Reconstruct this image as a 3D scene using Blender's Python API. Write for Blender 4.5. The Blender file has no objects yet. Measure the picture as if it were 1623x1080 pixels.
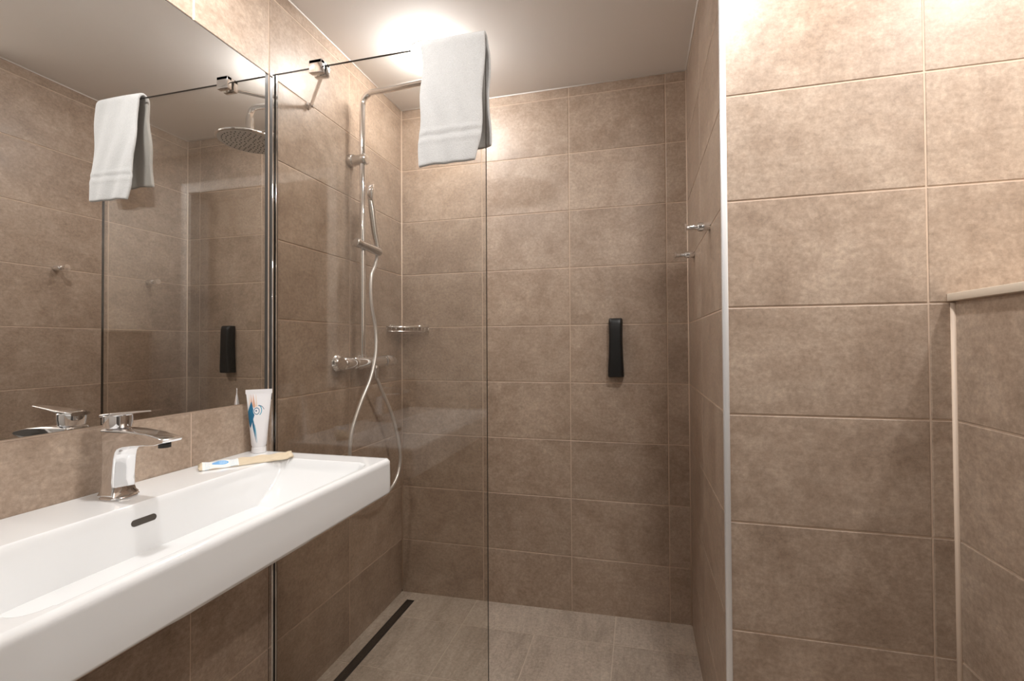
import bpy, bmesh, math, random
from mathutils import Vector, Matrix
from mathutils.geometry import tessellate_polygon
random.seed(7)
C = bpy.context.scene.collection
sc = bpy.context.scene
PI = math.pi

# ------------------------------------------------------------------ camera
CAM = Vector((1.0954, -1.9505, 1.1528))
r_ = Vector((0.97101935, 0.23892456, -0.00603899)).normalized()
f_ = Vector((-0.2388258, 0.97096524, 0.0137386)).normalized()
u_ = r_.cross(f_).normalized()
cd = bpy.data.cameras.new('camera'); cam = bpy.data.objects.new('camera', cd); C.objects.link(cam)
m = Matrix((r_, u_, -f_)).transposed().to_4x4(); m.translation = CAM
cam.matrix_world = m
cd.sensor_fit = 'HORIZONTAL'; cd.sensor_width = 36.0
cd.lens = 716.15 / 1623 * 36
cd.shift_x = (811.5 - 835.4) / 1623; cd.shift_y = -(540 - 536.77) / 1623
cd.clip_start = 0.01
sc.camera = cam

# ------------------------------------------------------------------ view + world
sc.view_settings.view_transform = 'Standard'
sc.view_settings.look = 'None'
sc.view_settings.gamma = 1
sc.view_settings.use_curve_mapping = False
sc.view_settings.exposure = 0.43
try:
    sc.cycles.use_denoising = True
    sc.cycles.max_bounces = 14; sc.cycles.diffuse_bounces = 8; sc.cycles.glossy_bounces = 8
    sc.cycles.transparent_max_bounces = 16; sc.cycles.sample_clamp_indirect = 6
except Exception: pass
w = bpy.data.worlds.new('world'); sc.world = w; w.use_nodes = True
w.node_tree.nodes['Background'].inputs[0].default_value = (1, .97, .94, 1)
w.node_tree.nodes['Background'].inputs[1].default_value = 0.0

# lamps of the room (their housings are built further down)
LAMP_MAIN = [(0.30, -1.17), (1.36, -1.16), (2.05, -1.25)]
LAMP_POW = [6.8, 8.0, 7.0]
LAMP_HALL_ADDED = [(1.1, -2.75)]  # added fill outside the room, no such lamp in view
DOME = (0.325, -0.365); DOME_STRENGTH = 100.0
LIGHT_COL = (1.0, 0.983, 0.960)
ZC = 2.28            # ceiling

# ------------------------------------------------------------------ helpers
def new_mat(name):
    m = bpy.data.materials.new(name); m.use_nodes = True
    return m, m.node_tree, m.node_tree.nodes['Principled BSDF']
def simple(name, col, rough=.5, metal=0., spec=.5, coat=0., emis=None, es=0.):
    m, nt, b = new_mat(name)
    b.inputs['Base Color'].default_value = (*col, 1); b.inputs['Roughness'].default_value = rough
    b.inputs['Metallic'].default_value = metal; b.inputs['Specular IOR Level'].default_value = spec
    b.inputs['Coat Weight'].default_value = coat
    if emis: b.inputs['Emission Color'].default_value = (*emis, 1); b.inputs['Emission Strength'].default_value = es
    return m
def N(nt, t, **kw):
    n = nt.nodes.new(t)
    for k, v in kw.items(): setattr(n, k, v)
    return n
def L(nt, a, b): nt.links.new(a, b)
def noise(nt, vec, scale, detail=4, rough=.6, dist=0.):
    n = N(nt, 'ShaderNodeTexNoise'); n.inputs['Scale'].default_value = scale
    n.inputs['Detail'].default_value = detail; n.inputs['Roughness'].default_value = rough
    n.inputs['Distortion'].default_value = dist
    L(nt, vec, n.inputs['Vector']); return n.outputs['Fac']
def ramp(nt, fac, stops):
    n = N(nt, 'ShaderNodeValToRGB'); e = n.color_ramp.elements
    e[0].position = stops[0][0]; e[0].color = (*stops[0][1], 1)
    e[1].position = stops[-1][0]; e[1].color = (*stops[-1][1], 1)
    for p, c in stops[1:-1]:
        x = e.new(p); x.color = (*c, 1)
    L(nt, fac, n.inputs[0]); return n.outputs[0]
def mixc(nt, fac, a, b, mode='MIX'):
    n = N(nt, 'ShaderNodeMix', data_type='RGBA', blend_type=mode)
    if isinstance(fac, (int, float)): n.inputs[0].default_value = fac
    else: L(nt, fac, n.inputs[0])
    for i, v in ((6, a), (7, b)):
        if isinstance(v, tuple): n.inputs[i].default_value = (*v, 1)
        else: L(nt, v, n.inputs[i])
    return n.outputs[2]
def math_(nt, op, a, b=0.):
    n = N(nt, 'ShaderNodeMath', operation=op)
    for i, v in ((0, a), (1, b)):
        if isinstance(v, (int, float)): n.inputs[i].default_value = v
        else: L(nt, v, n.inputs[i])
    return n.outputs[0]

def obj(name, bm, mats, parent=None, smooth=False, auto=None):
    me = bpy.data.meshes.new(name); bm.normal_update(); bm.to_mesh(me); bm.free()
    for mm in (mats if isinstance(mats, (list, tuple)) else [mats]): me.materials.append(mm)
    if smooth:
        for p in me.polygons: p.use_smooth = True
        if auto:
            me.set_sharp_from_angle(angle=math.radians(auto))
    o = bpy.data.objects.new(name, me); C.objects.link(o)
    if parent is not None: o.parent = parent
    return o
def tag(o, label, cat=None, group=None):
    o['label'] = label
    if cat: o['category'] = cat
    if group: o['group'] = group
    return o
def struct(o, label=None):
    o['kind'] = 'structure'
    if label: o['label'] = label
    return o
def thing(name, label, cat, loc=(0, 0, 0), group=None):
    o = bpy.data.objects.new(name, None); C.objects.link(o); o.location = loc
    return tag(o, label, cat, group)
def child_world(o, root):      # keep world-built geometry when the root Empty has a location
    o.parent = root; o.matrix_parent_inverse = Matrix.Translation(-Vector(root.location))
    return o
def add_box(bm, a, b, mat=0, bev=0., seg=2):
    x0, y0, z0 = a; x1, y1, z1 = b
    vs = [bm.verts.new(p) for p in ((x0,y0,z0),(x1,y0,z0),(x1,y1,z0),(x0,y1,z0),(x0,y0,z1),(x1,y0,z1),(x1,y1,z1),(x0,y1,z1))]
    fs = [bm.faces.new([vs[i] for i in q]) for q in ((3,2,1,0),(4,5,6,7),(0,1,5,4),(1,2,6,5),(2,3,7,6),(3,0,4,7))]
    for f in fs: f.material_index = mat
    if bev > 0:
        es = list({e for f in fs for e in f.edges})
        r = bmesh.ops.bevel(bm, geom=es, offset=bev, segments=seg, profile=.5, affect='EDGES')
        for f in r['faces']: f.material_index = mat
    return vs
def box_obj(name, a, b, mat, parent=None, bev=0., seg=2):
    bm = bmesh.new(); add_box(bm, a, b, 0, bev, seg)
    return obj(name, bm, mat, parent, smooth=bev > 0, auto=40)
def catmull(pts, n=8):
    P = [Vector(p) for p in pts]; out = []
    for i in range(len(P) - 1):
        p0 = P[max(i-1, 0)]; p1 = P[i]; p2 = P[i+1]; p3 = P[min(i+2, len(P)-1)]
        for k in range(n):
            t = k / n
            out.append(.5*((2*p1)+(-p0+p2)*t+(2*p0-5*p1+4*p2-p3)*t*t+(-p0+3*p1-3*p2+p3)*t**3))
    out.append(P[-1]); return out
def add_tube(bm, pts, rad, seg=16, caps=True, mat=0):
    P = [Vector(p) for p in pts]; n = len(P)
    R = rad if isinstance(rad, (list, tuple)) else [rad]*n
    T = [(P[min(i+1, n-1)] - P[max(i-1, 0)]).normalized() for i in range(n)]
    a = Vector((0, 0, 1)) if abs(T[0].z) < .9 else Vector((1, 0, 0))
    U = (a - T[0]*a.dot(T[0])).normalized(); rings = []
    for i in range(n):
        U = (U - T[i]*U.dot(T[i])).normalized(); V = T[i].cross(U)
        rings.append([bm.verts.new(P[i] + R[i]*(math.cos(2*PI*k/seg)*U + math.sin(2*PI*k/seg)*V)) for k in range(seg)])
    for i in range(n-1):
        for k in range(seg):
            f = bm.faces.new((rings[i][k], rings[i][(k+1) % seg], rings[i+1][(k+1) % seg], rings[i+1][k])); f.material_index = mat
    if caps:
        f = bm.faces.new(rings[0][::-1]); f.material_index = mat
        f = bm.faces.new(rings[-1]); f.material_index = mat
def add_lathe(bm, prof, origin, axis, seg=32, mat=0):   # prof = [(along, radius)]
    o = Vector(origin); A = Vector(axis).normalized()
    a = Vector((0, 0, 1)) if abs(A.z) < .9 else Vector((1, 0, 0))
    U = (a - A*a.dot(A)).normalized(); V = A.cross(U); rings = []
    for h, r in prof:
        if r < 1e-6: rings.append([bm.verts.new(o + A*h)])
        else: rings.append([bm.verts.new(o + A*h + r*(math.cos(2*PI*k/seg)*U + math.sin(2*PI*k/seg)*V)) for k in range(seg)])
    for i in range(len(rings)-1):
        p, q = rings[i], rings[i+1]
        for k in range(seg):
            k2 = (k+1) % seg
            if len(p) == 1 and len(q) == 1: continue
            if len(p) == 1: f = bm.faces.new((p[0], q[k2], q[k]))
            elif len(q) == 1: f = bm.faces.new((p[k], p[k2], q[0]))
            else: f = bm.faces.new((p[k], p[k2], q[k2], q[k]))
            f.material_index = mat
def cyl_prof(r, h, b=.0015):
    return [(0, 0), (0, r-b), (b*.3, r-b*.3), (b, r), (h-b, r), (h-b*.3, r-b*.3), (h, r-b), (h, 0)]
def lathe_obj(name, prof, origin, axis, mat, parent=None, seg=32, auto=35):
    bm = bmesh.new(); add_lathe(bm, prof, origin, axis, seg)
    return obj(name, bm, mat, parent, smooth=True, auto=auto)
def tube_obj(name, pts, rad, mat, parent=None, seg=16, auto=40):
    bm = bmesh.new(); add_tube(bm, pts, rad, seg)
    return obj(name, bm, mat, parent, smooth=True, auto=auto)

# ------------------------------------------------------------------ materials
def tile_material(name, light, mid, dark, streak=None, rough=.38, grain=1.0):
    m, nt, b = new_mat(name)
    geo = N(nt, 'ShaderNodeNewGeometry')
    att = N(nt, 'ShaderNodeVertexColor'); att.layer_name = 'tile'
    sc_ = N(nt, 'ShaderNodeVectorMath', operation='MULTIPLY'); sc_.inputs[1].default_value = (9, 7, 8)
    L(nt, att.outputs['Color'], sc_.inputs[0])
    ad = N(nt, 'ShaderNodeVectorMath', operation='ADD'); L(nt, geo.outputs['Position'], ad.inputs[0]); L(nt, sc_.outputs[0], ad.inputs[1])
    vec = ad.outputs[0]
    if streak:
        mp = N(nt, 'ShaderNodeVectorMath', operation='MULTIPLY'); mp.inputs[1].default_value = streak
        L(nt, vec, mp.inputs[0]); bigv = mp.outputs[0]
    else: bigv = vec
    st_ = N(nt, 'ShaderNodeVectorMath', operation='MULTIPLY'); st_.inputs[1].default_value = (1, 1, 3.2) if not streak else (3, 1, 1)
    L(nt, bigv, st_.inputs[0])
    big = noise(nt, bigv, 4.5, 6, .68, .6)
    strk = noise(nt, st_.outputs[0], 22, 7, .75, .8)
    medium = noise(nt, bigv, 17, 6, .7, .3)
    fine = noise(nt, vec, 95, 5, .8)
    base = ramp(nt, big, [(.34, dark), (.5, mid), (.64, light)])
    c2 = ramp(nt, medium, [(.30, dark), (.53, mid), (.72, light)])
    col = mixc(nt, .45, base, c2)
    f2 = ramp(nt, fine, [(.30, (.66, .65, .64)), (.70, (1.28, 1.28, 1.28))])
    col = mixc(nt, .75*grain, col, f2, 'MULTIPLY')
    s2 = ramp(nt, strk, [(.30, (.80, .785, .77)), (.55, (1.0, 1.0, 1.0)), (.75, (1.10, 1.10, 1.10))])
    col = mixc(nt, .7, col, s2, 'MULTIPLY')
    # small darker scuffs
    sp = noise(nt, vec, 42, 8, .8, 1.2)
    spm = ramp(nt, sp, [(.60, (0, 0, 0)), (.74, (1, 1, 1))])
    col = mixc(nt, math_(nt, 'MULTIPLY', spm, .42), col, dark)
    # per tile brightness
    sep = N(nt, 'ShaderNodeSeparateColor'); L(nt, att.outputs['Color'], sep.inputs[0])
    br = math_(nt, 'ADD', math_(nt, 'MULTIPLY', sep.outputs[0], .10), .95)
    cb = N(nt, 'ShaderNodeCombineColor')
    for i in range(3): L(nt, br, cb.inputs[i])
    col = mixc(nt, 1., col, cb.outputs[0], 'MULTIPLY')
    L(nt, col, b.inputs['Base Color'])
    rr = N(nt, 'ShaderNodeMapRange'); L(nt, medium, rr.inputs[0]); rr.inputs[1].default_value = .3; rr.inputs[2].default_value = .7
    rr.inputs[3].default_value = rough-.05; rr.inputs[4].default_value = rough+.12
    L(nt, rr.outputs[0], b.inputs['Roughness'])
    b.inputs['Specular IOR Level'].default_value = .45
    bp = N(nt, 'ShaderNodeBump'); bp.inputs['Strength'].default_value = .12; bp.inputs['Distance'].default_value = .002
    L(nt, medium, bp.inputs['Height']); L(nt, bp.outputs[0], b.inputs['Normal'])
    return m
M = {}
M['tile'] = tile_material('taupe_wall_tile', (.48, .383, .305), (.395, .302, .233), (.280, .203, .150))
M['floor_tile'] = tile_material('grey_beige_floor_tile', (.56, .485, .41), (.47, .40, .335), (.32, .265, .215), streak=(1.6, .45, 1), rough=.45, grain=1.1)
def grout_mat(name, c):
    m, nt, b = new_mat(name)
    g = N(nt, 'ShaderNodeNewGeometry'); n = noise(nt, g.outputs['Position'], 30, 3)
    L(nt, ramp(nt, n, [(.3, tuple(v*.86 for v in c)), (.7, c)]), b.inputs['Base Color']); b.inputs['Roughness'].default_value = .85
    return m
M['grout'] = grout_mat('beige_grout', (.62, .48, .375))
M['silicone'] = simple('beige_silicone', (.60, .475, .375), .5)
M['fgrout'] = grout_mat('floor_grout', (.62, .53, .44))
M['paint'] = simple('white_ceiling_paint', (.78, .75, .72), .75, spec=.3)
M['hallpaint'] = simple('hall_paint', (.45, .42, .39), .8)
M['doorpaint'] = simple('white_door_frame_paint', (.80, .78, .75), .35)
M['chrome'] = simple('chrome', (.86, .86, .87), .06, 1.)
M['chrome_satin'] = simple('satin_chrome', (.62, .60, .58), .22, 1.)
M['alu'] = simple('aluminium_corner_strip', (.80, .81, .83), .35, .55)
M['black'] = simple('black_plastic', (.005, .005, .005), .42)
M['dark'] = simple('dark_rubber', (.03, .026, .022), .5)
M['ceramic'] = simple('white_ceramic', (.77, .775, .78), .07, spec=.5, coat=.3)
M['bronze'] = simple('dark_bronze_steel', (.055, .042, .034), .35, .8)
M['mirror'] = simple('silvered_mirror', (.86, .865, .86), .004, 1.)
M['mirror_edge'] = simple('mirror_edge', (.06, .055, .05), .3)
M['nozzle'] = simple('grey_rubber_nozzle', (.05, .05, .05), .6)
M['face'] = simple('pale_shower_face', (.50, .49, .48), .35, .15)
M['trimbeige'] = simple('beige_trim', (.66, .57, .47), .45)
M['tubewhite'] = simple('white_tube_plastic', (.80, .79, .80), .3)
M['hose'] = simple('silver_shower_hose', (.74, .72, .70), .32, .7)
M['wire'] = simple('chrome_wire', (.80, .78, .75), .12, 1.)
M['lamp'] = simple('lit_lamp_lens', (.9, .9, .9), .4, emis=LIGHT_COL, es=12.)
M['dome'] = simple('lit_dome_lens', (.9, .9, .9), .4, emis=LIGHT_COL, es=DOME_STRENGTH)
M['whiteplastic'] = simple('white_plastic', (.78, .76, .73), .4)

def glass_mat():
    m = bpy.data.materials.new('clear_shower_glass'); m.use_nodes = True; nt = m.node_tree; nt.nodes.clear()
    out = N(nt, 'ShaderNodeOutputMaterial'); mx = N(nt, 'ShaderNodeMixShader')
    tr = N(nt, 'ShaderNodeBsdfTransparent'); tr.inputs[0].default_value = (.915, .903, .882, 1)
    gl = N(nt, 'ShaderNodeBsdfGlossy'); gl.inputs['Roughness'].default_value = .0; gl.inputs[0].default_value = (1, 1, 1, 1)
    fr = N(nt, 'ShaderNodeFresnel'); geo = N(nt, 'ShaderNodeNewGeometry')
    ior = math_(nt, 'ADD', 1.5, math_(nt, 'MULTIPLY', geo.outputs['Backfacing'], 1/1.5-1.5))
    L(nt, ior, fr.inputs[0]); L(nt, fr.outputs[0], mx.inputs[0]); L(nt, tr.outputs[0], mx.inputs[1]); L(nt, gl.outputs[0], mx.inputs[2])
    L(nt, mx.outputs[0], out.inputs[0]); return m
M['glass'] = glass_mat()
M['glass_edge'] = simple('dark_polished_glass_edge', (.018, .014, .010), .4, spec=.2)

def towel_mat():
    m, nt, b = new_mat('white_terry')
    geo = N(nt, 'ShaderNodeTexCoord'); v = geo.outputs['Object']
    n1 = noise(nt, v, 420, 3, .8); n2 = noise(nt, v, 60, 3, .6)
    L(nt, ramp(nt, n1, [(.25, (.43, .425, .42)), (.7, (.55, .545, .54))]), b.inputs['Base Color'])
    b.inputs['Roughness'].default_value = .95; b.inputs['Specular IOR Level'].default_value = .1
    b.inputs['Sheen Weight'].default_value = .3
    bp = N(nt, 'ShaderNodeBump'); bp.inputs['Strength'].default_value = .7; bp.inputs['Distance'].default_value = .002
    L(nt, math_(nt, 'ADD', n1, math_(nt, 'MULTIPLY', n2, .8)), bp.inputs['Height']); L(nt, bp.outputs[0], b.inputs['Normal'])
    return m
M['towel'] = towel_mat()

# ------------------------------------------------------------------ tiled surfaces
G = .0040           # grout joint width
Z0 = .237; TH = .25
VJ = [Z0 + TH*k for k in range(9)]
def tiled(name, P, U, V, us, vs, mats, skip=None, inset=0.003, thick=.03, label=None):
    """P origin on the tile face; U,V in-plane unit vectors; us, vs: joint positions incl. both ends. Normal = U x V"""
    P = Vector(P); U = Vector(U); V = Vector(V); n = U.cross(V)
    bm = bmesh.new(); lay = bm.loops.layers.float_color.new('tile')
    def pt(u, v, d): return bm.verts.new(P + U*u + V*v + n*d)
    # grout bed
    u0, u1, v0, v1 = us[0], us[-1], vs[0], vs[-1]
    a = [pt(u0, v0, -.0016), pt(u1, v0, -.0016), pt(u1, v1, -.0016), pt(u0, v1, -.0016)]
    c = [pt(u0, v0, -thick), pt(u1, v0, -thick), pt(u1, v1, -thick), pt(u0, v1, -thick)]
    fl = [bm.faces.new(a), bm.faces.new(c[::-1])] + [bm.faces.new((a[i], c[i], c[(i+1) % 4], a[(i+1) % 4])) for i in range(4)]
    for f in fl:
        f.material_index = 1
        for l in f.loops: l[lay] = (0, 0, 0, 1)
    for i in range(len(us)-1):
        for j in range(len(vs)-1):
            ua, ub, va, vb = us[i]+G/2, us[i+1]-G/2, vs[j]+G/2, vs[j+1]-G/2
            if skip and skip((ua+ub)/2, (va+vb)/2): continue
            if ub-ua < .004 or vb-va < .004: continue
            col = (random.random(), random.random(), random.random(), 1)
            e = .0012
            lo = [pt(*q, -.003) for q in ((ua, va), (ub, va), (ub, vb), (ua, vb))]
            md = [pt(*q, -e*.7) for q in ((ua, va), (ub, va), (ub, vb), (ua, vb))]
            hi = [pt(*q, 0) for q in ((ua+e, va+e), (ub-e, va+e), (ub-e, vb-e), (ua+e, vb-e))]
            fs = [bm.faces.new(hi)]
            for k in range(4):
                k2 = (k+1) % 4
                fs += [bm.faces.new((lo[k], lo[k2], md[k2], md[k])), bm.faces.new((md[k], md[k2], hi[k2], hi[k]))]
            for f in fs:
                f.material_index = 0
                for l in f.loops: l[lay] = col
    o = obj(name, bm, mats, None)
    return struct(o, label)
WT = [M['tile'], M['grout']]
W = 1.2973; YF = -.806
vs = [-.03] + VJ + [ZC+.001]
REAR = -1.72; XR = 2.30
# left wall: normal +x -> U = +y, V = +z
tiled('wall_left', (0, 0, 0), (0, 1, 0), (0, 0, 1), [REAR, -1.4435, -1.0435, -.80, -.40, 0], vs, WT,
      skip=lambda u, v: u < -.805 and VJ[3] < v < VJ[7], label='left wall of taupe tiles behind the washbasin and shower rail')
# back wall: normal -y -> U=+x, V=+z gives x cross z = -y
tiled('wall_back', (0, 0, 0), (1, 0, 0), (0, 0, 1), [0, .4065, .808, 1.2124, W], vs, WT, label='taupe tiled back wall of the shower')
# shower right side: normal -x -> U=-y, V=+z : (-y) x z = -x
tiled('wall_right', (W, 0, 0), (0, -1, 0), (0, 0, 1), [0, .378, -YF-.0035], vs, WT, label='narrow tiled side wall of the shower with two hooks')
# wall facing the camera on the right
tiled('wall_facing', (0, YF, 0), (1, 0, 0), (0, 0, 1), [W+.0, 1.7004, 2.1034, XR], vs, WT, label='wide taupe tiled wall facing the camera right of the shower')
# outer right wall + rear wall with the doorway + hall
box_obj('wall_outer_right', (XR, REAR-.0, 0), (XR+.1, YF, ZC), M['doorpaint']); struct(bpy.data.objects['wall_outer_right'])
bm = bmesh.new()
add_box(bm, (-.03, REAR-.1, 0), (.51, REAR, ZC)); add_box(bm, (1.44, REAR-.1, 0), (XR+.1, REAR, ZC)); add_box(bm, (.51, REAR-.1, 2.05), (1.44, REAR, ZC))
struct(obj('wall_front', bm, M['hallpaint']))
bm = bmesh.new()
add_box(bm, (.455, REAR, .0), (.51, REAR+.012, 2.105)); add_box(bm, (1.44, REAR, .0), (1.495, REAR+.012, 2.105)); add_box(bm, (.51, REAR, 2.05), (1.44, REAR+.012, 2.105))
add_box(bm, (.497, REAR-.11, .0), (.512, REAR, 2.06)); add_box(bm, (1.438, REAR-.11, .0), (1.453, REAR, 2.06)); add_box(bm, (.512, REAR-.11, 2.048), (1.438, REAR, 2.06))
struct(obj('door_1', bm, M['doorpaint']), 'white door frame around the doorway the room is seen from')
bm = bmesh.new()
add_box(bm, (-.6, -3.3, 0), (-.5, REAR-.1, ZC)); add_box(bm, (2.7, -3.3, 0), (2.8, REAR-.1, ZC)); add_box(bm, (-.6, -3.3, 0), (2.8, -3.2, ZC))
struct(obj('wall_hall', bm, M['hallpaint']))
# ceiling
bm = bmesh.new(); add_box(bm, (-.6, -3.3, ZC), (2.8, .03, ZC+.08)); struct(obj('ceiling', bm, M['paint']), 'smooth off-white ceiling')

# floor: shower part slopes towards the drain
def floor_tiles(name, x0, x1, y0, y1, us_rows, z_at, mats, label):
    bm = bmesh.new(); lay = bm.loops.layers.float_color.new('tile')
    def v(x, y, d=0): return bm.verts.new((x, y, z_at(x)+d))
    f = bm.faces.new([v(x0, y0, -.0012), v(x1, y0, -.0012), v(x1, y1, -.0012), v(x0, y1, -.0012)]); f.material_index = 1
    b = bm.faces.new([v(x0, y0, -.05), v(x0, y1, -.05), v(x1, y1, -.05), v(x1, y0, -.05)]); b.material_index = 1
    for ya, yb, us in us_rows:
        for i in range(len(us)-1):
            a, c = us[i]+.0015, us[i+1]-.0015; p, q = ya+.0015, yb-.0015
            col = (random.random(), random.random(), random.random(), 1)
            lo = [v(*k, -.003) for k in ((a, p), (c, p), (c, q), (a, q))]
            hi = [v(*k, 0) for k in ((a+.0008, p+.0008), (c-.0008, p+.0008), (c-.0008, q-.0008), (a+.0008, q-.0008))]
            fs = [bm.faces.new(hi)] + [bm.faces.new((lo[k], lo[(k+1) % 4], hi[(k+1) % 4], hi[k])) for k in range(4)]
            for ff in fs:
                for l in ff.loops: l[lay] = col
    return struct(obj(name, bm, mats), label)
ZF = lambda x: -.010 + .0175*x
rows = [(-.186, 0, [0, .0605, .376, .994, W]), (-.486, -.186, [0, .0605, .376, .684, .994, W]), (-.806, -.486, [0, .0605, .376, .684, .994, W])]
floor_tiles('floor', 0, W, -.806, 0, rows, ZF, [M['floor_tile'], M['fgrout']], 'grey-beige tiled shower floor falling towards the drain')
rows2 = []
yy = -.806
while yy > -3.2:
    y2 = max(yy-.3, -3.3); rows2.append((y2, yy, [-.6, 0.0, .376, .684, .994, 1.60, 2.2, 2.8])); yy = y2
floor_tiles('floor', -.6, 2.8, -3.3, -.806, rows2, lambda x: .012, [M['floor_tile'], M['fgrout']], 'grey-beige tiled floor of the washing area')

# corner silicone and ceiling joints
def bead(name, pts, r, mat, label):
    bm = bmesh.new(); add_tube(bm, pts, r, 8); return struct(obj(name, bm, mat, None, True), label)
bead('trim_1', [(.0008, -.0008, 0), (.0008, -.0008, ZC)], .0036, M['silicone'], 'thin silicone joint in the back left shower corner')
bead('trim_2', [(W-.0008, -.0008, 0), (W-.0008, -.0008, ZC)], .0036, M['silicone'], 'thin silicone joint in the back right shower corner')
bead('trim_3', [(0, -.0008, ZC), (W, -.0008, ZC)], .0036, M['paint'], 'pale joint between back wall and ceiling')
bead('trim_4', [(.0005, REAR, ZC), (.0005, 0, ZC)], .0028, M['paint'], 'pale joint between left wall and ceiling')
bead('trim_5', [(W-.0008, 0, ZC), (W-.0008, YF, ZC)], .0030, M['paint'], 'pale joint between shower side wall and ceiling')
# aluminium corner strip on the outer corner
bm = bmesh.new(); add_box(bm, (W-.0085, YF-.0025, -.01), (W+.0050, YF+.010, ZC), 0, .0022, 3)
struct(obj('trim_6', bm, M['alu'], None, True, 40), 'bright aluminium strip on the outer tiled corner')

# boxed-in half wall at far right, its cap trim
XB = 1.745
tiled('wall_boxing', (XB, YF, 0), (0, -1, 0), (0, 0, 1), [0, .40, .80, -REAR-.806], [-.03, VJ[0], VJ[1], VJ[2], VJ[3], 1.240], WT, thick=.02,
      label='tiled boxed-in half wall at the far right below the beige ledge')
bead('trim_7', [(XB-.0008, YF-.0008, 0), (XB-.0008, YF-.0008, 1.236)], .0060, M['silicone'], 'thick beige joint where half wall meets the facing wall')
bm = bmesh.new(); add_box(bm, (XB-.012, REAR, 1.2395), (XR, YF, 1.2555), 0, .0012, 2)
struct(obj('trim_8', bm, M['trimbeige'], None, True, 40), 'beige ledge capping the half wall at the far right')

# ------------------------------------------------------------------ mirror
root = thing('wall_mirror', 'large frameless mirror on the left wall above the washbasin', 'mirror', (0, -1.26, .99))
bm = bmesh.new(); add_box(bm, (-.0015, REAR+.002, .9895), (.0012, -.8165, 1.9845))
for f in bm.faces:
    f.material_index = 0 if f.normal.x > .5 else 1
    c = f.calc_center_median()
    f.material_index = 0 if c.x > .0011 else 1
child_world(obj('mirror_pane', bm, [M['mirror'], M['mirror_edge']]), root)
bm = bmesh.new(); add_box(bm, (-.0016, -.8165, .9895), (-.0002, -.803, 1.9875)); add_box(bm, (-.0016, REAR+.002, 1.9845), (-.0002, -.803, 1.9875))
o = child_world(obj('backing_edge', bm, M['mirror_edge']), root); o['label'] = 'dark gap around the mirror edge'

# ------------------------------------------------------------------ glass shower screen
YG = -.790; GT = 1.992; GX = .698
root = thing('shower_screen', 'clear frameless glass shower screen between washbasin and shower', 'shower screen', (.35, YG, 0.02))
bm = bmesh.new(); add_box(bm, (.004, YG-.0033, .018), (GX, YG+.0042, GT))
for f in bm.faces:
    c = f.calc_center_median(); f.material_index = 0 if abs(c.y-YG) > .0030 else 1
o = child_world(obj('glass_pane', bm, [M['glass'], M['glass_edge']]), root)
bm = bmesh.new()
add_box(bm, (.0002, YG-.0095, .0125), (.013, YG-.0035, GT+.002), 0, .0008, 1); add_box(bm, (.0002, YG+.0045, .0125), (.013, YG+.0095, GT+.002), 0, .0008, 1)
add_box(bm, (.0002, YG-.0035, .0125), (.0038, YG+.0045, GT+.002))
child_world(obj('wall_profile', bm, M['chrome'], None, True, 40), root)
bm = bmesh.new(); add_box(bm, (.0045, YG+.0095, .0125), (.0125, YG+.0115, GT))
o = child_world(obj('seal', bm, M['dark']), root); o['label'] = 'black seal along the chrome wall profile'
# glass clamp and stabiliser rod
bm = bmesh.new()
add_box(bm, (.150, YG-.019, GT-.026), (.193, YG-.0032, GT+.012), 0, .0018, 2)
add_box(bm, (.150, YG+.0044, GT-.026), (.193, YG+.019, GT+.012), 0, .0018, 2)
add_box(bm, (.150, YG-.019, GT+.0005), (.193, YG+.019, GT+.012), 0, .0018, 2)
cl = child_world(obj('glass_clamp', bm, M['chrome'], None, True, 40), root)
ra, rb = Vector((.170, YG+.016, 1.981)), Vector((.012, -.632, 1.9785))
child_world(tube_obj('stabiliser_rod', [ra, rb], .0055, M['chrome'], None, 16), root)
fx = lathe_obj('rod_wall_fixing', [(0, 0), (0, .011), (.004, .012), (.006, .008), (.016, .008), (.019, .010), (.022, .006), (.022, 0)], (0.0005, -.632, 1.9785), (1, 0, 0), M['chrome'])
child_world(fx, root)

# ------------------------------------------------------------------ washbasin
SX, SY0, SY1, ST = .447, -1.665, -.851, .850
sink = thing('washbasin', 'long white ceramic washbasin with a rectangular bowl, hung on the left wall', 'washbasin', (.22, -1.258, .757))
def smooth(t):
    t = max(0., min(1., t)); return t*t*t*(t*(6*t-15)+10)
def basin_z(x, y):
    bx0, bx1 = .146, .431; by0, by1 = SY0+.066, SY1-.064
    if not (bx0 < x < bx1 and by0 < y < by1): return 0.
    # distance to edges with different ramps
    a = smooth((x-bx0)/.034); b = smooth((bx1-x)/.030)
    c1 = min(1., (by1-y)/.22); c2 = min(1., (y-by0)/.22)
    c1 = 1-(1-c1)**2.3; c2 = 1-(1-c2)**2.3
    # rounded plan corners
    r = .035; dx = max(0, bx0+r-x, x-(bx1-r)); dy = max(0, by0+r-y, y-(by1-r)); k = 1.
    if dx > 0 and dy > 0: k = smooth((r-math.hypot(dx, dy))/.02)
    return -.116*min(a, b)*min(c1, c2)*k - .004*min(a, b)*k*smooth((min(by1-y, y-by0))/.02)
bm = bmesh.new()
def axis_samples(a, b, n, dense):
    s = set(a+(b-a)*i/n for i in range(n+1))
    for d0, d1, m_ in dense: s |= set(d0+(d1-d0)*i/m_ for i in range(m_+1))
    s = sorted(s); out = [s[0]]
    for v_ in s[1:]:
        if v_-out[-1] > 2e-4: out.append(v_)
    return out
RR = .010    # rounding of the outer top edge
xs = axis_samples(0.001, SX, 60, [(.140, .190, 50), (.392, .436, 44)])
ys = axis_samples(SY0, SY1, 130, [(SY0+.06, SY0+.13, 50), (SY1-.13, SY1-.06, 50)])
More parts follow.
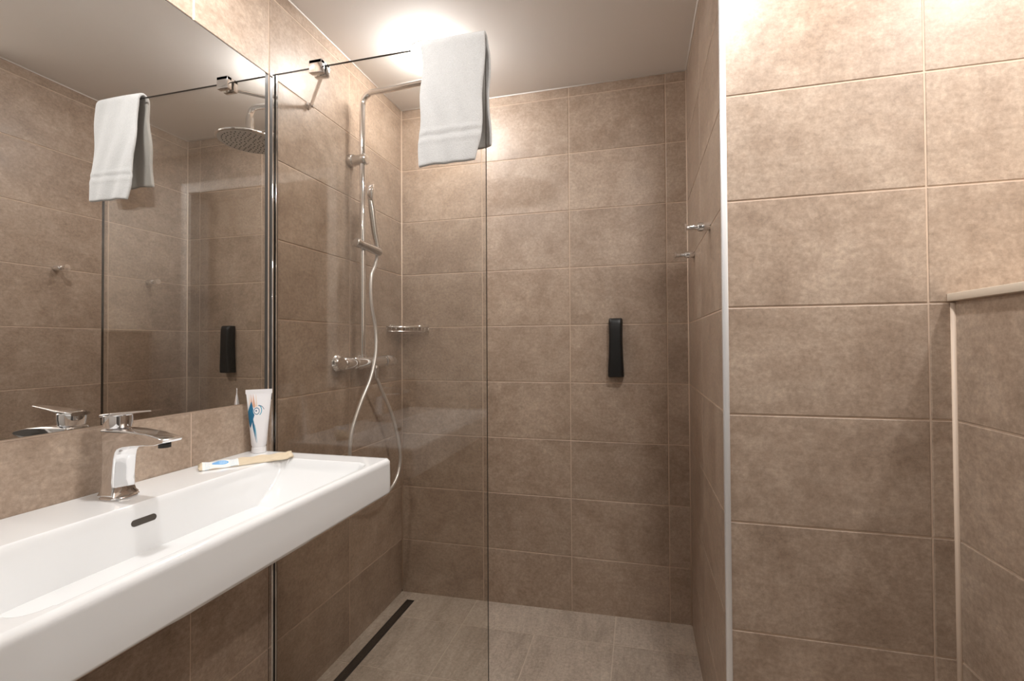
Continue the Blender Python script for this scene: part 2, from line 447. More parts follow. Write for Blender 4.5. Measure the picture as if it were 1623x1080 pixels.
def edge_drop(x, y):
    d = 0.; r = .007
    for q in (SX-x, y-SY0, SY1-y):
        if q < r: d = max(d, r-math.sqrt(max(0, r*r-(r-q)**2)))
    return -d
CR = .012    # plan corner radius
def plan(x, y):
    for cy, s in ((SY0+CR, -1), (SY1-CR, 1)):
        if x > SX-CR and (y-cy)*s > 0:
            dx, dy = x-(SX-CR), (y-cy)
            m_ = max(abs(dx), abs(dy)); l = math.hypot(dx, dy)
            if l > 0: return SX-CR+dx*m_/l, cy+dy*m_/l
    return x, y
grid = []
for x in xs:
    row = []
    for y in ys:
        z = ST+basin_z(x, y)+edge_drop(x, y); X, Y = plan(x, y); row.append(bm.verts.new((X, Y, z)))
    grid.append(row)
for i in range(len(xs)-1):
    for j in range(len(ys)-1):
        bm.faces.new((grid[i][j], grid[i+1][j], grid[i+1][j+1], grid[i][j+1]))
# skirt: front, ends; slightly rounded lower edge then underside
loop = [grid[i][0] for i in range(len(xs))] + [grid[-1][j] for j in range(1, len(ys))] + [grid[i][-1] for i in range(len(xs)-2, -1, -1)]
def lower(src, z, dx, dy):
    out = []
    for v_ in src:
        x, y = v_.co.x, v_.co.y
        cx, cy = .2, (SY0+SY1)/2
        nx = x - dx*(1 if x > SX-CR-.001 else 0)*1.0
        ny = y - dy*(1 if y > SY1-.02 else (-1 if y < SY0+.02 else 0))
        out.append(bm.verts.new((nx, ny, z)))
    return out
prev = loop
for z, d in ((.835, 0), (.80, -.0005), (.764, -.0005), (.759, .0008), (.757, .005)):
    cur = lower(loop, z, d, d)
    for k in range(len(loop)-1): bm.faces.new((prev[k], cur[k], cur[k+1], prev[k+1]))
    prev = cur
bm.faces.new(prev)
basin = child_world(obj('basin', bm, M['ceramic'], None, True, 50), sink)
# overflow slot in the back slope of the bowl
bm = bmesh.new()
def slot_pt(y, dz):
    z = ST-.034+dz
    lo_, hi_ = .146, .185
    for _ in range(30):
        mid = (lo_+hi_)/2
        if ST+basin_z(mid, y) > z: lo_ = mid
        else: hi_ = mid
    return Vector((lo_+.0006, y, z))
cen = [slot_pt(-1.271, 0)]; vsl = []
for k in range(32):
    a = 2*PI*k/32; hy, hz = .0170, .0062
    yy_ = -1.271 + (hy if math.cos(a) > 0 else -hy) + hz*math.cos(a); vsl.append(slot_pt(yy_, hz*math.sin(a)))
vv = [bm.verts.new(p) for p in vsl]; bm.faces.new(vv)
inn = [bm.verts.new(p - Vector((.004, 0, 0))) for p in vsl]
for k in range(32): bm.faces.new((vv[k], vv[(k+1) % 32], inn[(k+1) % 32], inn[k]))
o = child_world(obj('overflow_slot', bm, simple('dark_overflow', (.06, .05, .04), .6)), sink); o['label'] = 'dark overflow slot'
o = lathe_obj('drain_plug', [(0, 0), (0, .030), (.004, .031), (.007, .027), (.009, 0)], (.285, -1.252, .7305), (0, 0, 1), M['chrome']); child_world(o, sink)

# ------------------------------------------------------------------ basin tap
FX, FY = .066, -1.2545
tap = thing('basin_tap', 'chrome single-lever mixer tap on the rim of the washbasin', 'tap', (FX, FY, ST))
# side outline of body and spout (x, z), swept across y with rounded edges
outl = [(.046, .853), (.0475, .866), (.0505, .885), (.0515, .93), (.0505, .968), (.0475, .984), (.050, .988), (.085, .988), (.12, .9872), (.165, .9825), (.203, .9745), (.2085, .971), (.207, .967),
        (.186, .9615), (.155, .9590), (.128, .9565), (.108, .953), (.098, .9485), (.0915, .942), (.0882, .930), (.0862, .910), (.0845, .885), (.0850, .872), (.0862, .862), (.0890, .853)]
# build as loft of the outline at several y offsets (crowned side faces)
bm = bmesh.new(); rings = []
def off(t, ins):
    cx, cz = .066, .92; P = []
    n_ = len(outl)
    for i, (x, z) in enumerate(outl):
        a = Vector(outl[(i-1) % n_]); b = Vector(outl[(i+1) % n_]); d = (b-a).normalized(); nn = Vector((d.y, -d.x))
        q = Vector((x, z)) + nn*ins*(1 if x < .10 else max(.22, 1-(x-.10)/.09))
        P.append(q)
    return P
# orientation test: make sure positive inset moves inwards
area = sum(outl[i][0]*outl[(i+1) % len(outl)][1]-outl[(i+1) % len(outl)][0]*outl[i][1] for i in range(len(outl)))
sg = 1 if area < 0 else -1
HW = .0215
for t, ins in ((-1, .0045), (-.93, .0015), (-.82, 0), (.82, 0), (.93, .0015), (1, .0045)):
    P = off(t, ins*sg)
    rings.append([bm.verts.new((q.x, FY + HW*t*(1.0 - .12*max(0, (q.x-.10)/.11) + .20*max(0, (.872-q.y)/.02)**1.5), max(q.y, .853))) for q in P])
n_ = len(outl)
for a, b in zip(rings[:-1], rings[1:]):
    for k in range(n_): bm.faces.new((a[k], a[(k+1) % n_], b[(k+1) % n_], b[k]))
for tri_ in tessellate_polygon([[Vector((x, z, 0)) for x, z in outl]]):
    bm.faces.new([rings[0][i] for i in tri_]); bm.faces.new([rings[-1][i] for i in tri_[::-1]])
bmesh.ops.recalc_face_normals(bm, faces=bm.faces)
child_world(obj('tap_body', bm, M['chrome'], None, True, 48), tap)
bm = bmesh.new(); rgs = []
for z_, g_ in ((.8497, .0), (.8505, .0012), (.8530, .0012), (.8545, .0)):
    rgs.append([bm.verts.new((.0715+(.0265+g_)*math.copysign(abs(math.cos(a))**.6, math.cos(a)), FY+(.0265+g_)*math.copysign(abs(math.sin(a))**.75, math.sin(a)), z_)) for a in [2*PI*k/40 for k in range(40)]])
for a, b in zip(rgs[:-1], rgs[1:]):
    for k in range(40): bm.faces.new((a[k], a[(k+1) % 40], b[(k+1) % 40], b[k]))
bm.faces.new(rgs[0][::-1]); bm.faces.new(rgs[-1])
child_world(obj('base_ring', bm, M['chrome'], None, True, 40), tap)
bm = bmesh.new(); add_lathe(bm, [(0, 0), (0, .0105), (.008, .0105), (.008, 0)], (.188, FY, .9550), (0, 0, 1), 24)
child_world(obj('aerator', bm, M['dark'], None, True, 40), tap)
# lever: short cartridge cap and a flat blade pointing forward
bm = bmesh.new()
add_lathe(bm, [(0, 0), (0, .0200), (.002, .0225), (.016, .0245), (.026, .0240), (.031, .019), (.0325, 0)], (.0655, FY, .9885), (0, 0, 1), 32)
lv = child_world(obj('lever_cap', bm, M['chrome'], None, True, 40), tap)
bm = bmesh.new(); secs = [(.040, .017, 1.014, .008), (.060, .0225, 1.016, .009), (.085, .020, 1.019, .0075), (.115, .0155, 1.0225, .005), (.145, .0125, 1.0255, .0038), (.166, .010, 1.0275, .003)]
rg = []
for x, hw, z, th in secs:
    ring = []
    for k in range(16):
        a = 2*PI*k/16; cy_, cz_ = math.cos(a), math.sin(a)
        ring.append(bm.verts.new((x, FY+hw*math.copysign(abs(cy_)**.5, cy_), z+th*.5*math.copysign(abs(cz_)**.6, cz_))))
    rg.append(ring)
for a, b in zip(rg[:-1], rg[1:]):
    for k in range(16): bm.faces.new((a[k], a[(k+1) % 16], b[(k+1) % 16], b[k]))
bm.faces.new(rg[0][::-1]); bm.faces.new(rg[-1]); bmesh.ops.recalc_face_normals(bm, faces=bm.faces)
child_world(obj('lever_blade', bm, M['chrome'], None, True, 50), tap)

# ------------------------------------------------------------------ toothpaste tube
TB = Vector((.040, -.876, ST+.0005)); tdir = Vector((.74, .67, 0)).normalized(); tn = Vector((tdir.y, -tdir.x, 0))
tube = thing('toothpaste_tube', 'white toothpaste tube with a blue and orange swirl standing on the basin rim', 'toothpaste tube', TB)
def tube_material():
    m, nt, b = new_mat('printed_tube')
    uv = N(nt, 'ShaderNodeUVMap'); uv.uv_map = 'UVMap'
    sp = N(nt, 'ShaderNodeSeparateXYZ'); L(nt, uv.outputs[0], sp.inputs[0]); U, V = sp.outputs[0], sp.outputs[1]
    white = (.80, .79, .81); blue = (.012, .14, .27); teal = (.08, .36, .50); orange = (.60, .22, .05)
    def band(cx_fn, w_fn, v0, v1, soft=.01):
        # mask of a curved stroke: |u - c(v)| < w(v), v0<v<v1
        c = cx_fn; d = math_(nt, 'ABSOLUTE', math_(nt, 'SUBTRACT', U, c))
        e = N(nt, 'ShaderNodeMapRange'); L(nt, math_(nt, 'SUBTRACT', w_fn, d), e.inputs[0]); e.inputs[1].default_value = -soft; e.inputs[2].default_value = soft
        a = N(nt, 'ShaderNodeMapRange'); L(nt, V, a.inputs[0]); a.inputs[1].default_value = v0-.01; a.inputs[2].default_value = v0+.02
        z = N(nt, 'ShaderNodeMapRange'); L(nt, V, z.inputs[0]); z.inputs[1].default_value = v1+.01; z.inputs[2].default_value = v1-.02
        return math_(nt, 'MULTIPLY', math_(nt, 'MULTIPLY', e.outputs[0], a.outputs[0]), z.outputs[0])
    def quad(a, b_, c_):   # a + b*(V) + c*V^2
        return math_(nt, 'ADD', a, math_(nt, 'ADD', math_(nt, 'MULTIPLY', V, b_), math_(nt, 'MULTIPLY', math_(nt, 'MULTIPLY', V, V), c_)))
    def tri(v0, vm, v1, w):   # width profile: 0 at ends, w at vm
        a = N(nt, 'ShaderNodeMapRange'); L(nt, V, a.inputs[0]); a.inputs[1].default_value = v0; a.inputs[2].default_value = vm; a.inputs[3].default_value = 0; a.inputs[4].default_value = w
        z = N(nt, 'ShaderNodeMapRange'); L(nt, V, z.inputs[0]); z.inputs[1].default_value = vm; z.inputs[2].default_value = v1; z.inputs[3].default_value = 1; z.inputs[4].default_value = 0
        return math_(nt, 'MULTIPLY', a.outputs[0], z.outputs[0])
    col = mixc(nt, 0, white, white)
    # V: 0 bottom .. 1 top; U 0 left .. 1 right.  flame strokes (orange) on top left
    for cu, sl, wd in ((.20, -.10, .05), (.30, -.16, .06), (.12, -.04, .035), (.40, -.10, .03)):
        col = mixc(nt, math_(nt, 'MULTIPLY', band(quad(cu+.70*(-sl), sl, 0.), tri(.70, .74, .93, wd), .69, .93, .02), .75), col, orange if wd > .04 else (.70, .50, .33))
    # big blue leaf on the left, tapering to a tail
    col = mixc(nt, band(quad(-.06, .30, 0.), tri(.38, .60, .82, .18), .40, .82), col, blue)
    col = mixc(nt, band(quad(.50, -.95, .75), tri(.14, .44, .60, .055), .16, .62), col, blue)
    col = mixc(nt, band(quad(.56, -.95, .80), tri(.14, .36, .48, .03), .16, .46), col, teal)
    # ring (eye) to the right of it
    def ring(cu, cv, r0, r1, c):
        du = math_(nt, 'MULTIPLY', math_(nt, 'SUBTRACT', U, cu), .42); dv = math_(nt, 'SUBTRACT', V, cv)
        d = math_(nt, 'SQRT', math_(nt, 'ADD', math_(nt, 'MULTIPLY', du, du), math_(nt, 'MULTIPLY', dv, dv)))
        a = math_(nt, 'MULTIPLY', math_(nt, 'GREATER_THAN', d, r0), math_(nt, 'LESS_THAN', d, r1)); return a
    col = mixc(nt, ring(.40, .66, .0, .066, None), col, white)
    col = mixc(nt, ring(.40, .66, .044, .056, None), col, blue)
    col = mixc(nt, ring(.38, .665, .0, .014, None), col, (.03, .10, .20))
    rr = math_(nt, 'MULTIPLY', ring(.42, .67, .078, .094, None), math_(nt, 'MULTIPLY', math_(nt, 'GREATER_THAN', U, .50), math_(nt, 'GREATER_THAN', V, .60)))
    col = mixc(nt, rr, col, teal)
    rr = math_(nt, 'MULTIPLY', ring(.50, .64, .100, .110, None), math_(nt, 'MULTIPLY', math_(nt, 'GREATER_THAN', U, .46), math_(nt, 'GREATER_THAN', V, .68)))
    col = mixc(nt, rr, col, (.05, .12, .22))
    L(nt, col, b.inputs['Base Color']); b.inputs['Roughness'].default_value = .3; return m
M['tubeprint'] = tube_material()
bm = bmesh.new(); uvl = bm.loops.layers.uv.new('UVMap'); NS = 48; sects = []
Hs = [.016, .022, .045, .075, .105, .135, .157, .166, .168, .179]
for i, h in enumerate(Hs):
    t = (h-.016)/(.166-.016); t = min(1, max(0, t))
    a = .0185+(.0312-.0185)*t + (.002 if h > .167 else 0); b_ = .0185*(1-t)**.8+.0008
    if h < .02: a = b_ = .0165
    sects.append([(bm.verts.new((TB + tdir*(a*math.cos(2*PI*k/NS)) + tn*(b_*math.sin(2*PI*k/NS)) + Vector((0, 0, h)))), k) for k in range(NS)])
for i in range(len(sects)-1):
    for k in range(NS):
        k2 = (k+1) % NS
        f = bm.faces.new((sects[i][k][0], sects[i][k2][0], sects[i+1][k2][0], sects[i+1][k][0]))
        front = 1
        for l, (kk, hh) in zip(f.loops, ((k, Hs[i]), (k+1, Hs[i]), (k+1, Hs[i+1]), (k, Hs[i+1]))):
            ang = 2*PI*kk/NS
            l[uvl].uv = (.5+.5*math.cos(ang) if math.sin(ang) > -.01 or True else 2, hh/.179)
        mid = math.sin(2*PI*(k+.5)/NS)
        f.material_index = 0 if mid > 0 else 1
bm.faces.new([p[0] for p in sects[-1]]); bm.faces.new([p[0] for p in sects[0]][::-1])
bmesh.ops.recalc_face_normals(bm, faces=bm.faces)
child_world(obj('tube_body', bm, [M['tubeprint'], M['tubewhite']], None, True, 50), tube)
child_world(lathe_obj('tube_cap', [(0, 0), (0, .018), (.001, .019), (.015, .0182), (.016, .017), (.016, 0)], TB, (0, 0, 1), M['tubewhite']), tube)

# ------------------------------------------------------------------ wrapped toothbrush
A = Vector((.045, -1.063, ST+.0008)); B = Vector((.176, -.903, ST+.0008))
brush = thing('toothbrush_packet', 'flat cream paper packet with a white and blue printed end lying across the basin rim', 'toothbrush packet', (A+B)/2)
d_ = (B-A); Ln = d_.length; d_.normalize(); n2 = Vector((d_.y, -d_.x, 0))
def packet_mat():
    m, nt, b = new_mat('printed_paper_packet')
    uv = N(nt, 'ShaderNodeUVMap'); uv.uv_map = 'UVMap'; sp = N(nt, 'ShaderNodeSeparateXYZ'); L(nt, uv.outputs[0], sp.inputs[0]); U, V = sp.outputs[0], sp.outputs[1]
    cream = (.62, .52, .38); white = (.78, .78, .76)
    n = noise(nt, uv.outputs[0], 14, 3)
    col = ramp(nt, n, [(.3, (.56, .46, .33)), (.7, cream)])
    lab = math_(nt, 'MULTIPLY', math_(nt, 'LESS_THAN', U, .40), math_(nt, 'GREATER_THAN', U, .035))
    col = mixc(nt, lab, col, white)
    du = math_(nt, 'DIVIDE', math_(nt, 'SUBTRACT', U, .215), .085); dv = math_(nt, 'DIVIDE', math_(nt, 'SUBTRACT', V, .5), .27)
    d = math_(nt, 'ADD', math_(nt, 'MULTIPLY', du, du), math_(nt, 'MULTIPLY', dv, dv))
    col = mixc(nt, math_(nt, 'LESS_THAN', d, 1), col, (.16, .40, .72))
    inner = math_(nt, 'MULTIPLY', math_(nt, 'LESS_THAN', d, .62), math_(nt, 'GREATER_THAN', U, .20))
    st = math_(nt, 'GREATER_THAN', math_(nt, 'SINE', math_(nt, 'MULTIPLY', U, 420)), .2)
    col = mixc(nt, math_(nt, 'MULTIPLY', inner, st), col, (.45, .62, .82))
    # small print lines
    ln = math_(nt, 'GREATER_THAN', math_(nt, 'SINE', math_(nt, 'MULTIPLY', V, 40)), .55)
    tx = math_(nt, 'GREATER_THAN', noise(nt, uv.outputs[0], 70, 1), .5)
    rg_ = math_(nt, 'MULTIPLY', math_(nt, 'GREATER_THAN', U, .31), math_(nt, 'LESS_THAN', U, .385))
    rg2 = math_(nt, 'MULTIPLY', math_(nt, 'GREATER_THAN', U, .06), math_(nt, 'LESS_THAN', U, .11))
    mk = math_(nt, 'MULTIPLY', math_(nt, 'MULTIPLY', ln, tx), math_(nt, 'ADD', rg_, rg2))
    col = mixc(nt, mk, col, (.30, .50, .72))
    L(nt, col, b.inputs['Base Color']); b.inputs['Roughness'].default_value = .6; return m
bm = bmesh.new(); uvl = bm.loops.layers.uv.new('UVMap'); NU, NV = 60, 12; top = []; bot = []
for i in range(NU+1):
    s = i/NU; env = min(1, .35+s/.05)*min(1, .35+(1-s)/.06)
    rt, rbm = [], []
    for j in range(NV+1):
        t = j/NV; hw = .0200*(1-.04*math.sin(s*9))
        p = A + d_*(s*Ln) + n2*((t-.5)*2*hw)
        zig = .0012*math.sin(t*50) if s in (0, 1) else 0
        p = p + d_*zig
        hgt = .0012 + .0050*env*(1-(2*t-1)**2)**.7 + .0095*(1-t)**1.2*(.35+.65*env) + (.0012*math.sin(s*31+t*3)*env)
        rip = .0035*max(0, (s-.93)/.07)*(1+math.sin(t*14)) + .002*max(0, (.05-s)/.05)
        rt.append(bm.verts.new(p + Vector((0, 0, hgt+rip)))); rbm.append(bm.verts.new(p + Vector((0, 0, rip*.8))))
    top.append(rt); bot.append(rbm)
for i in range(NU):
    for j in range(NV):
        f = bm.faces.new((top[i][j], top[i+1][j], top[i+1][j+1], top[i][j+1]))
        for l, (a, b_) in zip(f.loops, ((i, j), (i+1, j), (i+1, j+1), (i, j+1))): l[uvl].uv = (a/NU, b_/NV)
        f = bm.faces.new((bot[i][j], bot[i][j+1], bot[i+1][j+1], bot[i+1][j]))
for i in range(NU):
    for j in (0, NV):
        bm.faces.new((top[i][j], bot[i][j], bot[i+1][j], top[i+1][j]))
for j in range(NV):
    for i in (0, NU): bm.faces.new((top[i][j], top[i][j+1], bot[i][j+1], bot[i][j]))
bmesh.ops.recalc_face_normals(bm, faces=bm.faces)
child_world(obj('paper_wrapper', bm, packet_mat(), None, True, 60), brush)

# ------------------------------------------------------------------ shower set
RX, RY = .058, -.402
sh = thing('shower_set', 'chrome rain shower column with hand shower, hose and thermostatic mixer on the left shower wall', 'shower', (RX, RY, 1.10))
# riser with overhead arm
arm = [(RX, RY, 1.095), (RX, RY, 1.30), (RX, RY, 1.60), (RX, RY, 1.87), (RX, RY, 2.06), (RX, RY, 2.09)]
bend = [(RX+.045*(1-math.cos(a)), RY-.002*(1-math.cos(a)), 2.09+.045*math.sin(a)) for a in [PI/2*k/8 for k in range(1, 9)]]
HX, HY, HZ = .460, -.420, 1.996
path = arm[:] + bend
x_e = HX-.035; ye = HY
path += [(RX+.045+(x_e-RX-.045)*t, RY+(ye-RY)*t, 2.135+.004*t) for t in (.25, .5, .75, 1.)]
path += [(x_e+.035*math.sin(a), ye, 2.139-.035*(1-math.cos(a))) for a in [PI/2*k/6 for k in range(1, 7)]]
path += [(HX, HY, 2.09)]
rad = [.0105]*3 + [.0105, .0115, .0115] + [.0115]*(len(path)-6)
child_world(tube_obj('riser_pipe', path, rad, M['chrome'], None, 24), sh)
# overhead disc
hd = child_world(lathe_obj('overhead_shower', [(0, 0), (0, .114), (.002, .118), (.006, .120), (.009, .118), (.012, .105), (.018, .05), (.028, .026), (.036, .019), (.05, .016), (.075, .0155), (.10, .015), (.10, 0)],
                           (HX, HY, HZ), (0, 0, 1), M['chrome'], None, 64, 30), sh)
bm = bmesh.new(); add_lathe(bm, [(-.0006, 0), (-.0006, .1125), (.0004, .1135), (.0004, 0)], (HX, HY, HZ), (0, 0, 1), 64)
fp = obj('spray_face', bm, M['face'], None, True, 30); fp.parent = hd
bm = bmesh.new()
for r_i, n_i in ((.018, 6), (.034, 12), (.050, 18), (.066, 22), (.082, 28), (.097, 34)):
    for k in range(n_i):
        a = 2*PI*(k+.5*(n_i % 4 == 0))/n_i
        add_lathe(bm, [(0, 0), (0, .0026), (-.0022, .0020), (-.0022, 0)], (HX+r_i*math.cos(a), HY+r_i*math.sin(a), HZ-.0006), (0, 0, 1), 8)
nz = obj('spray_nozzles', bm, M['nozzle'], None); nz.parent = hd; nz['kind'] = 'stuff'
# upper wall bracket
bk = child_world(lathe_obj('wall_bracket', [(0, 0), (0, .0225), (.003, .0245), (.016, .0245), (.019, .0235), (.021, .0195), (.046, .0195), (.050, .0205), (.072, .0205), (.078, .017), (.079, 0)], (.0005, RY, 1.878), (1, 0, 0), M['chrome_satin']), sh)
# slider with hand-shower holder
sl_dir = Vector((.26, .95, -.16)).normalized(); sl0 = Vector((RX+.004, RY-.050, 1.545))
sl = child_world(lathe_obj('slider', [(0, 0), (0, .0150), (.002, .0175), (.018, .0180), (.022, .0150), (.055, .0150), (.085, .0165), (.118, .0160), (.122, .013), (.123, 0)], sl0, sl_dir, M['chrome_satin']), sh)
# hand shower standing up from the holder, its disc seen edge-on
hs0 = Vector((.078, -.330, 1.520)); hs1 = Vector((.072, -.362, 1.70))
hpth = [hs0, hs0+Vector((0, 0, .03)), hs0.lerp(hs1, .5), hs1, hs1+Vector((-.002, -.004, .03))]
hand = child_world(tube_obj('hand_shower', hpth, [.009, .0105, .0115, .0125, .010], M['chrome_satin'], None, 20), sh)
hn = Vector((.86, .50, -.10)).normalized()
bm = bmesh.new(); add_lathe(bm, [(-.014, 0), (-.014, .016), (-.010, .028), (0, .035), (.008, .036), (.011, .033), (.011, 0)], hs1+Vector((-.002, -.002, .060)), hn, 40)
sd = obj('spray_head', bm, M['chrome'], None, True, 30); child_world(sd, hand); sd.matrix_parent_inverse = Matrix.Identity(4)
# mixer
mx0, mx1, mz = -.530, -.185, 1.088; mxx = .060
def ylathe(name, prof, y, mat, parent, x=mxx, z=mz, d=1, seg=36): return lathe_obj(name, prof, (x, y, z), (0, d, 0), mat, parent, seg)
mb = child_world(ylathe('mixer_body', [(0, 0), (0, .021), (.002, .0228), (.19, .0228), (.192, .021), (.192, 0)], -.455, M['chrome'], None), sh)
kn = [(0, 0), (0, .020), (.002, .0225), (.006, .0242), (.058, .0242), (.061, .0225), (.064, .0245), (.072, .0245), (.073, .022), (.073, 0)]
k1 = child_world(ylathe('flow_knob', kn, mx0, M['chrome'], None), sh)
k2 = child_world(ylathe('temperature_knob', kn, mx1, M['chrome'], None, d=-1), sh)
for yy_ in (-.478, -.328):
    o = child_world(lathe_obj('wall_union', [(0, 0), (0, .031), (.003, .033), (.010, .029), (.018, .019), (.045, .017), (.045, 0)], (.0005, yy_, mz), (1, 0, 0), M['chrome']), sh)
    
o = child_world(lathe_obj('riser_socket', [(0, 0), (0, .015), (.016, .015), (.018, .0115), (.018, 0)], (RX, RY, mz+.012), (0, 0, 1), M['chrome']), sh)
o = child_world(lathe_obj('hose_outlet', [(0, 0), (0, .009), (.004, .011), (.020, .011), (.028, .0085), (.050, .0085), (.050, 0)], (.075, -.340, mz-.014), (.06, 0, -1), M['chrome']), sh)
hp = [(.078, -.330, 1.525), (.080, -.349, 1.475), (.081, -.379, 1.421), (.082, -.381, 1.322), (.084, -.356, 1.224), (.092, -.366, 1.124), (.092, -.402, 1.027), (.085, -.455, .938), (.08, -.498, .850),
      (.08, -.514, .774), (.08, -.508, .692), (.08, -.455, .611), (.08, -.352, .557), (.08, -.243, .550), (.08, -.176, .600), (.08, -.160, .692), (.08, -.222, .853), (.08, -.318, .990), (.078, -.340, 1.030), (.0775, -.340, 1.050)]
child_world(tube_obj('shower_hose', catmull(hp, 8), .0068, M['hose'], None, 14), sh)

# ------------------------------------------------------------------ corner wire basket
bz = 1.236
bs = thing('corner_basket', 'small chrome wire soap basket in the back left shower corner', 'basket', (.05, -.05, bz-.02))
def bez(z, k=1.0):
    a = Vector((.006, -.143*k, z)); b_ = Vector((.142*k, -.006, z)); c_ = Vector((.108*k, -.108*k, z))
    return [a*(1-t)**2 + c_*2*t*(1-t) + b_*t*t for t in [i/20 for i in range(21)]]
bm = bmesh.new()
add_tube(bm, bez(bz), .0030, 8); add_tube(bm, bez(bz-.020), .0022, 8)
add_tube(bm, [(.005, -.143, bz), (.005, -.005, bz), (.142, -.005, bz)], .0022, 8)
child_world(obj('rim_wire', bm, M['wire'], None, True), bs)
bm = bmesh.new()
up = bez(bz); lo_ = bez(bz-.020)
for i in range(0, 21, 2): add_tube(bm, [up[i], lo_[i]], .0015, 6)
for i in range(1, 12):
    t = i/12; p = Vector((.142*t, -.005, bz-.020)); q = Vector((.005, -.143*t, bz-.020))
    add_tube(bm, [p, q], .0018, 6)
child_world(obj('base_wires', bm, M['wire'], None, True), bs)
bm = bmesh.new(); add_box(bm, (.0003, -.112, bz-.002), (.006, -.020, bz+.010), 0, .001, 1); add_box(bm, (.012, -.006, bz-.002), (.105, -.0003, bz+.009), 0, .001, 1)
child_world(obj('mounting_plate', bm, M['chrome'], None, True, 40), bs)

# ------------------------------------------------------------------ black waisted dispenser on the back wall
bm = bmesh.new(); cx = 1.0035; rings = []
for z, hw, dp in ((1.015, .0300, .040), (1.018, .0335, .044), (1.05, .0325, .045), (1.10, .0300, .045), (1.16, .0280, .045), (1.21, .0282, .044), (1.24, .0290, .042), (1.256, .0285, .038), (1.261, .0262, .032)):
    ring = []
    for k in range(28):
        a = PI*k/27; c_, s_ = math.cos(a), math.sin(a)
        ring.append(bm.verts.new((cx+hw*math.copysign(abs(c_)**.35, c_), -dp*abs(s_)**.4 - .0005, z)))
    rings.append(ring)
for a, b_ in zip(rings[:-1], rings[1:]):
    for k in range(27): bm.faces.new((a[k], b_[k], b_[k+1], a[k+1]))
    bm.faces.new((a[27], b_[27], b_[0], a[0]))
bm.faces.new(rings[0]); bm.faces.new(rings[-1][::-1]); bmesh.ops.recalc_face_normals(bm, faces=bm.faces)
dsp = obj('wall_dispenser', bm, M['black'], None, True, 40)
tag(dsp, 'narrow black waisted dispenser mounted on the back shower wall', 'dispenser')

# ------------------------------------------------------------------ hooks on the shower side wall
def make_hook(y, z, label):
    h = thing('robe_hook', label, 'hook', (W, y, z), 'chrome hooks on the shower side wall')
    lathe_obj('base', [(0, 0), (0, .0115), (.002, .0125), (.030, .0125), (.033, .0105), (.034, 0)], (-.0005, 0, 0), (-1, 0, 0), M['chrome'], h, 28)
    lathe_obj('pin', [(.033, 0), (.033, .0075), (.040, .0065), (.062, .0078), (.065, .0125), (.068, .0130), (.069, 0)], (-.0005, 0, 0), (-1, 0, 0), M['chrome'], h, 28)
    return h
make_hook(-.575, 1.4880, 'chrome peg hook nearer the aluminium corner strip')
make_hook(-.205, 1.4790, 'chrome peg hook nearer the back shower corner')

# ------------------------------------------------------------------ towel over the glass
tw = None
prof = []       # (y, z) from front hem up over the glass and down the back
YFR = YG-.013; YB = YG+.013
for i in range(40): prof.append((YFR-.026*(1-i/39)**1.3, 1.632+(1.972-1.632)*i/39))
for i in range(1, 12):
    a = PI - PI*i/12; prof.append((YG+.0135*math.cos(a), 1.975+.024*math.sin(a)))
for i in range(36): prof.append((YB+.016*(i/35)**1.2, 1.972-(1.972-1.700)*i/35))
NX = 44; bm = bmesh.new(); g = []
def towel_line(t):    # wavy border line height offset across the towel
    return .004*math.sin(t*5.2+.3)+.010*t
for i, (y, z) in enumerate(prof):
    s = i/(len(prof)-1); row = []; front = i < 42
    for j in range(NX+1):
        t = j/NX
        fr = max(0, (1.972-z)/.34)
        x0 = .519+.002*fr + (.003*math.sin(z*40)) ; x1 = .702-.010*fr*(1 if front else .3) - (.008 if front and z < 1.70 else 0)*((1.70-z)/.07 if z < 1.70 else 0) + .002*math.sin(z*33+1)
        x = x0+(x1-x0)*t
        zz = z
        if front: zz = z + fr*towel_line(t)*.9
        else: zz = z + fr*(.012*t+.004*math.sin(t*6))
        dy = .0035*fr*math.sin(t*7+z*9)+.0018*math.sin(t*17+z*25)
        if front:
            # woven border: grooves
            zb = z
            for zc_, dpt in ((1.728, .0022), (1.716, -.0010), (1.703, .0015)):
                if abs(zb-zc_) < .005: dy += dpt
        dome_ = .0045*(1-(2*t-1)**8)
        y2 = y - (dome_+dy if front else -(dome_+dy)) if not (41 < i < 52) else y
        zz += (.002*math.sin(t*3.1) + .0*t) if 36 < i < 56 else 0
        row.append(bm.verts.new((x, y2, zz)))
    g.append(row)
for i in range(len(prof)-1):
    for j in range(NX): bm.faces.new((g[i][j], g[i][j+1], g[i+1][j+1], g[i+1][j]))
bmesh.ops.recalc_face_normals(bm, faces=bm.faces)
tw = obj('hand_towel', bm, M['towel'], None, True)
so = tw.modifiers.new('thick', 'SOLIDIFY'); so.thickness = .009; so.offset = 1
sb = tw.modifiers.new('sub', 'SUBSURF'); sb.levels = 1; sb.render_levels = 1
tag(tw, 'white terry hand towel folded over the top edge of the glass shower screen', 'towel')

